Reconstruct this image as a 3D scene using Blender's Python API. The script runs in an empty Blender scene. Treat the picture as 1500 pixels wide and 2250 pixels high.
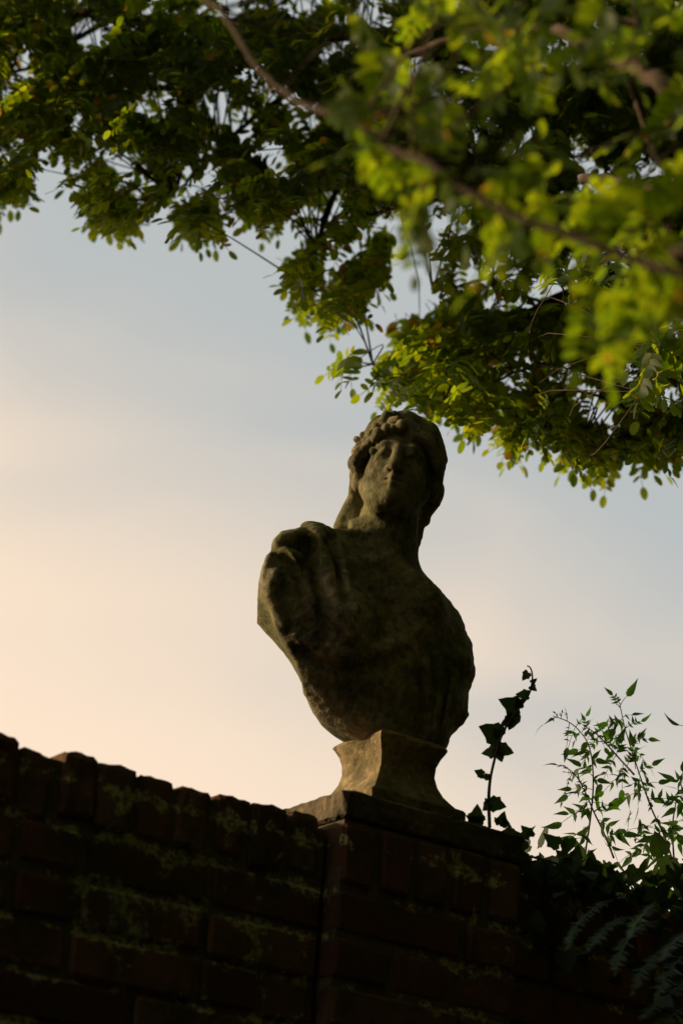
import bpy, bmesh, math, random
import numpy as np
from mathutils import Vector, Matrix

# ------------------------------------------------------------------ camera, sky, sun, exposure
SC = bpy.context.scene
COL = SC.collection
PITCH, ROLL, CAMZ = math.radians(22.5), math.radians(5.0), 1.6
FPX = 85.0 / 36.0 * 2250.0
_R = Vector((1, 0, 0)); _F = Vector((0, math.cos(PITCH), math.sin(PITCH))); _U = Vector((0, -math.sin(PITCH), math.cos(PITCH)))
CR = _R * math.cos(ROLL) + _U * math.sin(ROLL)
CU = -_R * math.sin(ROLL) + _U * math.cos(ROLL)
cam = bpy.data.cameras.new('camera'); camo = bpy.data.objects.new('camera', cam); COL.objects.link(camo)
M = Matrix((CR, CU, -_F)).transposed().to_4x4(); M.translation = (0, 0, CAMZ); camo.matrix_world = M
cam.sensor_fit = 'VERTICAL'; cam.sensor_height = 36; cam.sensor_width = 24; cam.lens = 85
cam.clip_start = 0.05; cam.clip_end = 3000
cam.dof.use_dof = True; cam.dof.focus_distance = 4.36; cam.dof.aperture_fstop = 3.2
SC.camera = camo

SUN_EL, SUN_AZ = math.radians(14), math.radians(175)      # azimuth measured from +X, counter-clockwise
SDIR = Vector((math.cos(SUN_EL) * math.cos(SUN_AZ), math.cos(SUN_EL) * math.sin(SUN_AZ), math.sin(SUN_EL)))
sun = bpy.data.lights.new('sun', 'SUN'); sun.energy = 5.0; sun.angle = math.radians(4); sun.color = (1.0, 0.75, 0.44)
suno = bpy.data.objects.new('sun', sun); COL.objects.link(suno)
suno.rotation_euler = (-SDIR).to_track_quat('-Z', 'Y').to_euler()

def nn(nt, typ, **kw):
    n = nt.nodes.new(typ)
    for k, v in kw.items():
        if k.startswith('i_'):
            n.inputs[k[2:].replace('_', ' ')].default_value = v
        else:
            setattr(n, k, v)
    return n

def build_world():
    w = bpy.data.worlds.new('World'); SC.world = w; w.use_nodes = True
    nt = w.node_tree; nt.nodes.clear(); L = nt.links.new
    out = nn(nt, 'ShaderNodeOutputWorld'); bg = nn(nt, 'ShaderNodeBackground')
    sky = nn(nt, 'ShaderNodeTexSky', sky_type='NISHITA', sun_disc=False)
    sky.sun_elevation = SUN_EL; sky.sun_rotation = math.pi / 2 - SUN_AZ
    sky.air_density = 1.0; sky.dust_density = 2.0; sky.ozone_density = 1.0
    tc = nn(nt, 'ShaderNodeTexCoord')
    # thin high cloud: soft streaked veil, warm towards the sun
    mp = nn(nt, 'ShaderNodeMapping'); mp.inputs['Scale'].default_value = (1.0, 1.0, 2.6)
    mp.inputs['Rotation'].default_value = (0, math.radians(24), 0)
    L(tc.outputs['Generated'], mp.inputs['Vector'])
    n1 = nn(nt, 'ShaderNodeTexNoise', i_Scale=4.6, i_Detail=4.0, i_Roughness=0.42, i_Distortion=0.6)
    L(mp.outputs['Vector'], n1.inputs['Vector'])
    sep = nn(nt, 'ShaderNodeSeparateXYZ'); L(tc.outputs['Generated'], sep.inputs[0])
    def mth(op, a, b, c=None):
        m = nn(nt, 'ShaderNodeMath', operation=op)
        for i, x in enumerate((a, b, c)):
            if x is None: continue
            if isinstance(x, (int, float)): m.inputs[i].default_value = x
            else: L(x, m.inputs[i])
        return m.outputs[0]
    # the glow hugs the horizon and reaches higher towards the sun
    g = mth('MULTIPLY_ADD', sep.outputs['X'], 0.42, sep.outputs['Z'])
    g = mth('MULTIPLY_ADD', n1.outputs['Fac'], 0.17, mth('ADD', g, -0.085))
    warm = nn(nt, 'ShaderNodeMapRange', interpolation_type='SMOOTHSTEP'); L(g, warm.inputs['Value'])
    warm.inputs['From Min'].default_value = 0.445; warm.inputs['From Max'].default_value = 0.24
    cc = nn(nt, 'ShaderNodeMixRGB'); cc.inputs[1].default_value = (5.15, 5.45, 5.45, 1); cc.inputs[2].default_value = (10.4, 8.2, 6.15, 1)
    L(warm.outputs[0], cc.inputs[0])
    # the side of the sky away from the sunset is dimmer
    dot = nn(nt, 'ShaderNodeVectorMath', operation='DOT_PRODUCT'); dot.inputs[1].default_value = (-0.55, 0.80, 0.24)
    L(tc.outputs['Generated'], dot.inputs[0])
    dim = nn(nt, 'ShaderNodeMapRange', interpolation_type='SMOOTHSTEP'); L(dot.outputs['Value'], dim.inputs['Value'])
    dim.inputs['From Min'].default_value = -0.4; dim.inputs['From Max'].default_value = 0.7; dim.inputs['To Min'].default_value = 0.3; dim.inputs['To Max'].default_value = 1.0
    mul = nn(nt, 'ShaderNodeMixRGB', blend_type='MULTIPLY'); mul.inputs[0].default_value = 1.0; L(cc.outputs[0], mul.inputs[1]); L(dim.outputs[0], mul.inputs[2])
    mix = nn(nt, 'ShaderNodeMixRGB'); mix.inputs[0].default_value = 0.94
    L(sky.outputs[0], mix.inputs[1]); L(mul.outputs[0], mix.inputs[2])
    L(mix.outputs[0], bg.inputs['Color']); bg.inputs['Strength'].default_value = 0.1
    L(bg.outputs[0], out.inputs['Surface'])
build_world()
SC.view_settings.view_transform = 'Standard'; SC.view_settings.look = 'None'
SC.view_settings.exposure = 0.0; SC.view_settings.gamma = 1.0; SC.view_settings.use_curve_mapping = False
SC.cycles.max_bounces = 6; SC.cycles.diffuse_bounces = 3; SC.cycles.transmission_bounces = 4; SC.cycles.transparent_max_bounces = 4

# ------------------------------------------------------------------ helpers
rng = np.random.default_rng(7); random.seed(7)

def P(u, v, y):
    """world point at depth y for a place measured in the photograph"""
    d = _F + CR * ((u - 750) / FPX) + CU * ((1125 - v) / FPX)
    d = d * (y / d.y)
    return Vector((d.x, d.y, d.z + CAMZ))

def link(o, parent=None):
    COL.objects.link(o)
    if parent is not None: o.parent = parent
    return o

def mesh_obj(name, verts, faces, mat, parent=None, smooth=False):
    me = bpy.data.meshes.new(name)
    me.from_pydata([tuple(v) for v in verts], [], [tuple(f) for f in faces]); me.update()
    if mat: me.materials.append(mat)
    if smooth: me.polygons.foreach_set('use_smooth', [True] * len(me.polygons))
    return link(bpy.data.objects.new(name, me), parent)

def np_mesh(name, V, quads, mat, smooth=True):
    me = bpy.data.meshes.new(name); n, k = quads.shape
    me.vertices.add(len(V)); me.vertices.foreach_set('co', V.astype(np.float32).ravel())
    me.loops.add(n * k); me.loops.foreach_set('vertex_index', quads.astype(np.int32).ravel())
    me.polygons.add(n); me.polygons.foreach_set('loop_start', np.arange(0, n * k, k, dtype=np.int32))
    me.polygons.foreach_set('use_smooth', np.full(n, smooth))
    me.update(calc_edges=True); me.validate()
    if mat: me.materials.append(mat)
    return me

def empty(name, loc=(0, 0, 0), rz=0.0):
    o = bpy.data.objects.new(name, None); o.empty_display_size = 0.1
    o.location = loc; o.rotation_euler = (0, 0, rz); return link(o)

def tag(o, label=None, cat=None, group=None, kind=None):
    if label: o['label'] = label
    if cat: o['category'] = cat
    if group: o['group'] = group
    if kind: o['kind'] = kind
    return o

def catmull(pts, n=8):
    pts = [Vector(p) for p in pts]; out = []
    q = [pts[0] * 2 - pts[1]] + pts + [pts[-1] * 2 - pts[-2]]
    for i in range(1, len(q) - 2):
        a, b, c, d = q[i - 1:i + 3]
        for k in range(n):
            t = k / n
            out.append(0.5 * ((2 * b) + (c - a) * t + (2 * a - 5 * b + 4 * c - d) * t * t + (3 * b - a - 3 * c + d) * t ** 3))
    out.append(pts[-1]); return out

def tube(pts, r0, r1, sides=6, wob=0.0, power=1.0):
    """tapered tube along points -> verts, faces"""
    V, Fc = [], []; n = len(pts); ref = Vector((0.3, 0.2, 0.93))
    for i, p in enumerate(pts):
        t = (pts[min(i + 1, n - 1)] - pts[max(i - 1, 0)]).normalized()
        a = t.cross(ref).normalized(); b = t.cross(a)
        r = r0 + (r1 - r0) * (i / (n - 1)) ** power
        for k in range(sides):
            an = 2 * math.pi * k / sides
            rr = r * (1 + wob * math.sin(3.1 * i + 2.3 * k) * math.sin(1.7 * i + k))
            V.append(p + a * math.cos(an) * rr + b * math.sin(an) * rr)
    for i in range(n - 1):
        for k in range(sides):
            k2 = (k + 1) % sides
            Fc.append((i * sides + k, i * sides + k2, (i + 1) * sides + k2, (i + 1) * sides + k))
    Fc.append(tuple(range(sides - 1, -1, -1))); Fc.append(tuple((n - 1) * sides + k for k in range(sides)))
    return V, Fc

class MB:
    def __init__(s): s.v, s.f = [], []
    def add(s, V, Fc):
        o = len(s.v); s.v += list(V); s.f += [tuple(i + o for i in f) for f in Fc]; return s
    def build(s, name, mat, parent=None, smooth=False): return mesh_obj(name, s.v, s.f, mat, parent, smooth)

# ------------------------------------------------------------------ materials
def new_mat(name):
    m = bpy.data.materials.new(name); m.use_nodes = True
    nt = m.node_tree; b = nt.nodes['Principled BSDF']; b.inputs['Roughness'].default_value = 0.9
    b.inputs['Specular IOR Level'].default_value = 0.2
    return m, nt, b

def ramp(nt, stops, src):
    r = nn(nt, 'ShaderNodeValToRGB'); e = r.color_ramp.elements
    while len(e) < len(stops): e.new(0.5)
    for el, (p, c) in zip(e, stops): el.position = p; el.color = (*c, 1) if len(c) == 3 else c
    nt.links.new(src, r.inputs['Fac']); return r

def noise(nt, vec, scale, detail=4.0, rough=0.55, dist=0.0):
    n = nn(nt, 'ShaderNodeTexNoise', i_Scale=scale, i_Detail=detail, i_Roughness=rough, i_Distortion=dist)
    nt.links.new(vec, n.inputs['Vector']); return n.outputs['Fac']

def mixc(nt, fac, a, b):
    m = nn(nt, 'ShaderNodeMixRGB'); L = nt.links.new
    if isinstance(fac, float): m.inputs[0].default_value = fac
    else: L(fac, m.inputs[0])
    for i, c in ((1, a), (2, b)):
        if isinstance(c, tuple): m.inputs[i].default_value = (*c, 1)
        else: L(c, m.inputs[i])
    return m.outputs[0]

def bump(nt, b, h, strength, dist):
    bp = nn(nt, 'ShaderNodeBump'); bp.inputs['Strength'].default_value = strength; bp.inputs['Distance'].default_value = dist
    nt.links.new(h, bp.inputs['Height']); nt.links.new(bp.outputs[0], b.inputs['Normal'])

def mathn(nt, op, a, b=None, c=None, clamp=False):
    m = nn(nt, 'ShaderNodeMath', operation=op); m.use_clamp = clamp
    for i, x in enumerate((a, b, c)):
        if x is None: continue
        if isinstance(x, (int, float)): m.inputs[i].default_value = x
        else: nt.links.new(x, m.inputs[i])
    return m.outputs[0]

def stone_material(name, base, dark, moss, moss_amt):
    m, nt, b = new_mat(name); tc = nn(nt, 'ShaderNodeTexCoord'); v = tc.outputs['Object']
    n1 = noise(nt, v, 9, 6, 0.65, 0.4); n2 = noise(nt, v, 70, 5, 0.7); n3 = noise(nt, v, 4.2, 4, 0.6, 0.3); n4 = noise(nt, v, 38, 3, 0.6)
    c = mixc(nt, ramp(nt, [(0.40, (0, 0, 0)), (0.60, (1, 1, 1))], n1).outputs[0], base, dark)
    mm = mathn(nt, 'MULTIPLY', ramp(nt, [(0.38, (0, 0, 0)), (0.56, (1, 1, 1))], n3).outputs[0], ramp(nt, [(0.30, (0, 0, 0)), (0.54, (1, 1, 1))], n2).outputs[0])
    mm = mathn(nt, 'MULTIPLY', mm, moss_amt)
    c = mixc(nt, mm, c, moss)
    sp = ramp(nt, [(0.66, (0, 0, 0)), (0.72, (1, 1, 1))], n4).outputs[0]
    sp = mathn(nt, 'MULTIPLY', sp, 0.45)
    c = mixc(nt, sp, c, (0.30, 0.28, 0.2))
    g = ramp(nt, [(0.34, (0.42, 0.42, 0.42)), (0.68, (1.3, 1.3, 1.3))], n2).outputs[0]
    mu = nn(nt, 'ShaderNodeMixRGB', blend_type='MULTIPLY'); mu.inputs[0].default_value = 1.0
    nt.links.new(c, mu.inputs[1]); nt.links.new(g, mu.inputs[2])
    nt.links.new(mu.outputs[0], b.inputs['Base Color'])
    h = mathn(nt, 'MULTIPLY_ADD', n1, 1.4, mathn(nt, 'MULTIPLY_ADD', noise(nt, v, 190, 3, 0.7), 0.35, n2))
    bump(nt, b, h, 0.85, 0.006)
    return m
MAT_STONE = stone_material('weathered_stone', (0.38, 0.305, 0.19), (0.085, 0.075, 0.045), (0.135, 0.135, 0.036), 0.75)
MAT_SOCLE = stone_material('socle_stone', (0.35, 0.255, 0.135), (0.13, 0.10, 0.055), (0.10, 0.10, 0.03), 0.65)
MAT_CAP = stone_material('cap_stone_rough', (0.19, 0.14, 0.085), (0.06, 0.045, 0.028), (0.05, 0.05, 0.015), 0.7)

def brick_material(name, ref, mortar=False):
    m, nt, b = new_mat(name); tc = nn(nt, 'ShaderNodeTexCoord'); tc.object = ref; v = tc.outputs['Object']
    n1 = noise(nt, v, 14, 5, 0.6); n2 = noise(nt, v, 60, 5, 0.7); n3 = noise(nt, v, 17, 4, 0.6, 0.6); n5 = noise(nt, v, 3.0, 3, 0.5)
    if mortar:
        c = mixc(nt, n2, (0.05, 0.04, 0.027), (0.15, 0.125, 0.08))
    else:
        oi = nn(nt, 'ShaderNodeObjectInfo')
        c = ramp(nt, [(0.0, (0.07, 0.034, 0.021)), (0.5, (0.15, 0.066, 0.040)), (1.0, (0.13, 0.09, 0.057))], oi.outputs['Random']).outputs[0]
        c = mixc(nt, ramp(nt, [(0.4, (0, 0, 0)), (0.65, (1, 1, 1))], n1).outputs[0], c, (0.06, 0.047, 0.03))
    sep = nn(nt, 'ShaderNodeSeparateXYZ'); nt.links.new(v, sep.inputs[0])
    # lichen grows along the bed joints
    fr = mathn(nt, 'FRACT', mathn(nt, 'MULTIPLY_ADD', sep.outputs['Z'], 1 / 0.075, 0.896))
    d = mathn(nt, 'ABSOLUTE', mathn(nt, 'SUBTRACT', fr, 0.5))
    near = mathn(nt, 'SUBTRACT', 1.0, mathn(nt, 'MULTIPLY', d, 3.4), clamp=True)
    li = mathn(nt, 'ADD', mathn(nt, 'MULTIPLY', near, 0.2), mathn(nt, 'MULTIPLY_ADD', n5, 0.62, mathn(nt, 'ADD', n3, -0.19)))
    li = mathn(nt, 'MULTIPLY_ADD', noise(nt, v, 42, 4, 0.65), 0.42, mathn(nt, 'ADD', li, -0.15))
    lm = ramp(nt, [(0.815, (0, 0, 0)), (0.91, (1, 1, 1))], li).outputs[0]
    lm = mathn(nt, 'MULTIPLY', lm, ramp(nt, [(0.40, (0, 0, 0)), (0.56, (1, 1, 1))], noise(nt, v, 120, 3, 0.7)).outputs[0])
    c = mixc(nt, lm, c, (0.40, 0.40, 0.22))
    ms = ramp(nt, [(0.52, (0, 0, 0)), (0.68, (0.6, 0.6, 0.6))], n5).outputs[0]
    c = mixc(nt, ms, c, (0.06, 0.07, 0.02))
    nt.links.new(c, b.inputs['Base Color']); b.inputs['Roughness'].default_value = 1.0; b.inputs['Specular IOR Level'].default_value = 0.05
    bump(nt, b, mathn(nt, 'ADD', n2, n1), 0.7, 0.006)
    return m

def leaf_material(name, g1, g2, t1, t2, odd=None, trans=0.5, spec=0.25, per_island=True, odd_at=0.965):
    m, nt, b = new_mat(name); L = nt.links.new
    if per_island: rnd = nn(nt, 'ShaderNodeNewGeometry').outputs['Random Per Island']
    else: rnd = nn(nt, 'ShaderNodeObjectInfo').outputs['Random']
    tc = nn(nt, 'ShaderNodeTexCoord'); n = noise(nt, tc.outputs['Object'], 90, 3, 0.6)
    f = mathn(nt, 'MULTIPLY_ADD', n, 0.5, mathn(nt, 'MULTIPLY', rnd, 0.6), clamp=True)
    c = mixc(nt, f, g1, g2); t = mixc(nt, f, t1, t2)
    if odd:
        k = mathn(nt, 'GREATER_THAN', rnd, odd_at); c = mixc(nt, k, c, odd); t = mixc(nt, k, t, odd)
    L(c, b.inputs['Base Color']); b.inputs['Roughness'].default_value = 0.5; b.inputs['Specular IOR Level'].default_value = spec
    tr = nn(nt, 'ShaderNodeBsdfTranslucent'); L(t, tr.inputs['Color'])
    mx = nn(nt, 'ShaderNodeMixShader'); mx.inputs[0].default_value = trans
    L(b.outputs[0], mx.inputs[1]); L(tr.outputs[0], mx.inputs[2])
    L(mx.outputs[0], nt.nodes['Material Output'].inputs['Surface'])
    return m
MAT_TREE = leaf_material('tree_leaf', (0.022, 0.050, 0.006), (0.05, 0.085, 0.008), (0.11, 0.28, 0.006), (0.62, 0.68, 0.010), (0.45, 0.26, 0.02), 0.56)
MAT_IVY = leaf_material('ivy_leaf', (0.02, 0.035, 0.012), (0.035, 0.055, 0.015), (0.03, 0.07, 0.01), (0.06, 0.11, 0.015), None, 0.35, 0.3, False)
MAT_JAS = leaf_material('jasmine_leaf', (0.03, 0.07, 0.012), (0.05, 0.10, 0.018), (0.05, 0.16, 0.010), (0.10, 0.24, 0.015), None, 0.5, 0.3, False)
MAT_FERN = leaf_material('fern_leaf', (0.010, 0.045, 0.002), (0.05, 0.125, 0.005), (0.02, 0.09, 0.004), (0.08, 0.17, 0.008), None, 0.35, 0.05, True)

def bark_material(name, a, c2):
    m, nt, b = new_mat(name); tc = nn(nt, 'ShaderNodeTexCoord'); v = tc.outputs['Object']
    n1 = noise(nt, v, 25, 5, 0.65); nt.links.new(mixc(nt, n1, a, c2), b.inputs['Base Color'])
    bump(nt, b, n1, 0.8, 0.006); return m
MAT_BARK = bark_material('bark', (0.05, 0.035, 0.025), (0.20, 0.14, 0.10))
MAT_TWIG = bark_material('twig_bark', (0.035, 0.025, 0.018), (0.11, 0.075, 0.045))
MAT_STEM = bark_material('green_stem', (0.04, 0.04, 0.02), (0.08, 0.075, 0.03))

def ground_material():
    m, nt, b = new_mat('garden_soil'); tc = nn(nt, 'ShaderNodeTexCoord'); v = tc.outputs['Object']
    n1 = noise(nt, v, 1.2, 6, 0.6); n2 = noise(nt, v, 30, 4, 0.6)
    c = mixc(nt, ramp(nt, [(0.4, (0, 0, 0)), (0.6, (1, 1, 1))], n1).outputs[0], (0.03, 0.045, 0.012), (0.055, 0.042, 0.03))
    nt.links.new(mixc(nt, mathn(nt, 'MULTIPLY', n2, 0.5), c, (0.02, 0.02, 0.012)), b.inputs['Base Color'])
    bump(nt, b, n2, 0.8, 0.02); return m

# ------------------------------------------------------------------ ground
gv = [(-600, -600, 0), (600, -600, 0), (600, 600, 0), (-600, 600, 0)]
tag(mesh_obj('ground', gv, [(0, 1, 2, 3)], ground_material()), 'dark garden ground below the wall', None, None, 'structure')

# ------------------------------------------------------------------ wall with its pier
WA = math.radians(33)
WD = Vector((math.cos(WA), math.sin(WA), 0)); ND = Vector((-math.sin(WA), math.cos(WA), 0))
CORNER = Vector((0.0460, 3.7722, CAMZ + 1.0843))       # near top corner of the pier
PIER_W, PIER_D, CAP_T = 0.372, 0.31, 0.046
TOPZ = CORNER.z
wall = empty('garden_wall', (CORNER.x, CORNER.y, 0), WA)
tag(wall, 'old dark brick garden wall with a square pier, lichen along its joints', 'wall', kind='thing')
MAT_BRICK = brick_material('old_brick', wall); MAT_MORTAR = brick_material('lichened_mortar', wall, True)

def box(x0, x1, y0, y1, z0, z1):
    V = [(x0, y0, z0), (x1, y0, z0), (x1, y1, z0), (x0, y1, z0), (x0, y0, z1), (x1, y0, z1), (x1, y1, z1), (x0, y1, z1)]
    return V, [(0, 3, 2, 1), (4, 5, 6, 7), (0, 1, 5, 4), (1, 2, 6, 5), (2, 3, 7, 6), (3, 0, 4, 7)]

def rough_block(name, sx, sy, sz, bev, jit, seed, mat, cuts=0, segs=1):
    rs = random.Random(seed); bm = bmesh.new(); bmesh.ops.create_cube(bm, size=1.0)
    for v in bm.verts: v.co = Vector((v.co.x * sx, v.co.y * sy, v.co.z * sz)) + Vector([rs.uniform(-jit, jit) for _ in range(3)])
    bmesh.ops.bevel(bm, geom=list(bm.edges), offset=bev, segments=segs, profile=0.5, affect='EDGES')
    if cuts: bmesh.ops.subdivide_edges(bm, edges=[e for e in bm.edges if e.calc_length() > 0.03], cuts=cuts, use_grid_fill=True)
    for v in bm.verts: v.co += Vector([rs.gauss(0, jit * 0.35) for _ in range(3)])
    me = bpy.data.meshes.new(name); bm.to_mesh(me); bm.free(); me.materials.append(mat); return me

STRETCH = [rough_block('brick', 0.213, 0.10, 0.064, 0.006, 0.003, i, MAT_BRICK) for i in range(8)]
HEADER = [rough_block('brick', 0.104, 0.10, 0.064, 0.006, 0.003, 20 + i, MAT_BRICK) for i in range(5)]
EDGE = [rough_block('coping_brick', 0.062, 0.228, 0.104, 0.011, 0.004, 40 + i, MAT_BRICK, 2, 2) for i in range(9)]

def put(name, me, parent, loc, rot=(0, 0, 0)):
    o = bpy.data.objects.new(name, me); o.location = loc; o.rotation_euler = rot; return link(o, parent)

YF = 0.04                       # the wall face lies this far behind the pier face
WT = 0.228
WZ = TOPZ - 0.047               # top of the wall coping
BED = WZ - 0.112                # first bed joint below the coping
NPART = 9
rs = random.Random(3)
def run(x0, x1, z_bot, zlimit, parent, yc, names=True, odd=0):
    """courses of stretchers with some headers between x0 and x1"""
    lower = MB(); c = 0; z = BED
    while z - 0.075 > z_bot:
        zc = z - 0.0375 - 0.001
        x = x0 - (0.1125 if (c + odd) % 2 else 0.0) - rs.uniform(0, 0.01)
        k = c * 2
        while x < x1 - 0.02:
            head = (k % 3 == 2); ln = 0.104 if head else 0.213; k += 1
            xa, xb = max(x, x0 + 0.002), min(x + ln, x1 - 0.002)
            if xb - xa > 0.035:
                me = (HEADER if head else STRETCH)[rs.randrange(5 if head else 8)]
                if c < NPART and zlimit:
                    o = put('brick', me, parent, ((xa + xb) / 2, yc + 0.05 + rs.uniform(-0.0035, 0.002), zc + rs.uniform(-0.0015, 0.0015)),
                            (rs.uniform(-.008, .008), rs.uniform(-.006, .006), rs.uniform(-.01, .01)))
                    o.scale.x = (xb - xa) / ln
                else:
                    lower.add(*box(xa, xb, yc + rs.uniform(-0.003, 0.002), yc + 0.1, zc - 0.032, zc + 0.032))
            x += ln + 0.011
        z -= 0.075; c += 1
    return lower

# mortar core, set back behind the brick faces
core = MB()
core.add(*box(-3.2, -0.001, YF + 0.007, YF + WT - 0.007, 0, WZ - 0.016))
core.add(*box(PIER_W + 0.001, 4.2, YF + 0.007, YF + WT - 0.007, 0, WZ - 0.016))
core.build('mortar', MAT_MORTAR, wall)
for (x0, x1, odd) in ((-1.55, 0.0, 0), (PIER_W, 1.75, 1)):
    low = run(x0, x1, 0.02, True, wall, YF, odd=odd)
    tag(low.build('lower_brickwork', MAT_BRICK, wall), kind='stuff')
far = run(-3.2, -1.55, 0.02, False, wall, YF); f2 = run(1.75, 4.2, 0.02, False, wall, YF)
far.add(f2.v, f2.f); tag(far.build('outer_brickwork', MAT_BRICK, wall), kind='stuff')
# coping: bricks laid on edge
def coping(x0, x1, step, parent, y0, depth, ztop, prof=None):
    x = x0; i = 0
    while x < x1 - 0.04:
        dz = rs.uniform(-0.003, 0.0015) - (0.006 if rs.random() < .18 else 0) if prof is None else prof(i)
        o = put('coping_brick', EDGE[rs.randrange(9)], parent, (x + step / 2, y0 + depth / 2 + rs.uniform(-0.004, 0.004), ztop - 0.052 + dz),
                (rs.uniform(-.02, .02), rs.uniform(-.022, .022), rs.choice((0, math.pi)) + rs.uniform(-.02, .02)))
        o.scale = (step / 0.07 * rs.uniform(0.97, 1.10), depth / 0.228, 1.0); x += step; i += 1
coping(-1.68, -0.004, 0.0697, wall, YF - 0.002, WT, WZ)
coping(PIER_W + 0.006, 1.85, 0.0697, wall, YF - 0.002, WT, WZ)

# the pier: a part of the wall with bricks of its own
pc = MB(); pc.add(*box(0.007, PIER_W - 0.007, 0.007, PIER_D - 0.007, 0, TOPZ - CAP_T - 0.004))
pier = pc.build('pier', MAT_MORTAR, wall)
EDGE_P = [rough_block('coping_brick', 0.063, 0.15, 0.104, 0.007, 0.003, 70 + i, MAT_BRICK, 0, 1) for i in range(6)]
zc = TOPZ - CAP_T - 0.004 - 0.053
st = PIER_W / 5
for row, yy in enumerate((0.0735, PIER_D - 0.0735)):
    for i in range(5):
        put('coping_brick', EDGE_P[rs.randrange(6)], pier, (st * (i + 0.5), yy + rs.uniform(-.002, .002), zc + rs.uniform(-.002, .002)), (rs.uniform(-.012, .012), rs.uniform(-.012, .012), rs.uniform(-.01, .01))).scale = (st / 0.0735, 1, 1)
z = zc - 0.053 - 0.008; c = 0; plow = MB()
SIDE = [rough_block('brick', 0.10, 0.10, 0.064, 0.006, 0.003, 90 + i, MAT_BRICK) for i in range(4)]
while z - 0.075 > 0.02:
    zz = z - 0.0365
    lens = (0.255, 0.117) if c % 2 == 0 else (0.117, 0.255)
    x = 0.0
    for ln in lens:
        if c < 9:
            o = put('brick', STRETCH[rs.randrange(8)] if ln > 0.2 else HEADER[rs.randrange(5)], pier, (x + ln / 2, 0.05 + rs.uniform(-.003, .002), zz), (rs.uniform(-.008, .008), rs.uniform(-.006, .006), rs.uniform(-.01, .01)))
            o.scale.x = (ln - 0.009) / (0.213 if ln > 0.2 else 0.104)
        else:
            plow.add(*box(x + .004, x + ln - .004, rs.uniform(-.003, .002), 0.1, zz - .032, zz + .032))
        x += ln
    for xx in (0.05, PIER_W - 0.05):
        if c < 9: put('brick', SIDE[rs.randrange(4)], pier, (xx + rs.uniform(-.002, .002), PIER_D - 0.05, zz), (0, 0, rs.uniform(-.01, .01)))
        else: plow.add(*box(xx - .05, xx + .05, PIER_D - 0.1, PIER_D, zz - .032, zz + .032))
    z -= 0.075; c += 1
tag(plow.build('lower_brickwork', MAT_BRICK, pier), kind='stuff')

def cap_stone():
    bm = bmesh.new(); bmesh.ops.create_cube(bm, size=1.0)
    for v in bm.verts: v.co = Vector((v.co.x * (PIER_W - 0.004), v.co.y * (PIER_D - 0.004), v.co.z * CAP_T))
    bmesh.ops.bevel(bm, geom=list(bm.edges), offset=0.004, segments=1, affect='EDGES')
    bmesh.ops.subdivide_edges(bm, edges=[e for e in bm.edges if e.calc_length() > 0.2], cuts=22, use_grid_fill=True)
    bmesh.ops.subdivide_edges(bm, edges=[e for e in bm.edges if e.calc_length() > 0.03], cuts=2, use_grid_fill=True)
    r2 = random.Random(5)
    for v in bm.verts:
        g = r2.gauss(0, 0.0018)
        v.co += Vector((g, r2.gauss(0, 0.0013), r2.gauss(0, 0.0009)))
    me = bpy.data.meshes.new('cap_stone'); bm.to_mesh(me); bm.free(); me.materials.append(MAT_CAP)
    return put('cap_stone', me, pier, (PIER_W / 2, PIER_D / 2, TOPZ - CAP_T / 2))
cap_stone()

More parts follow.
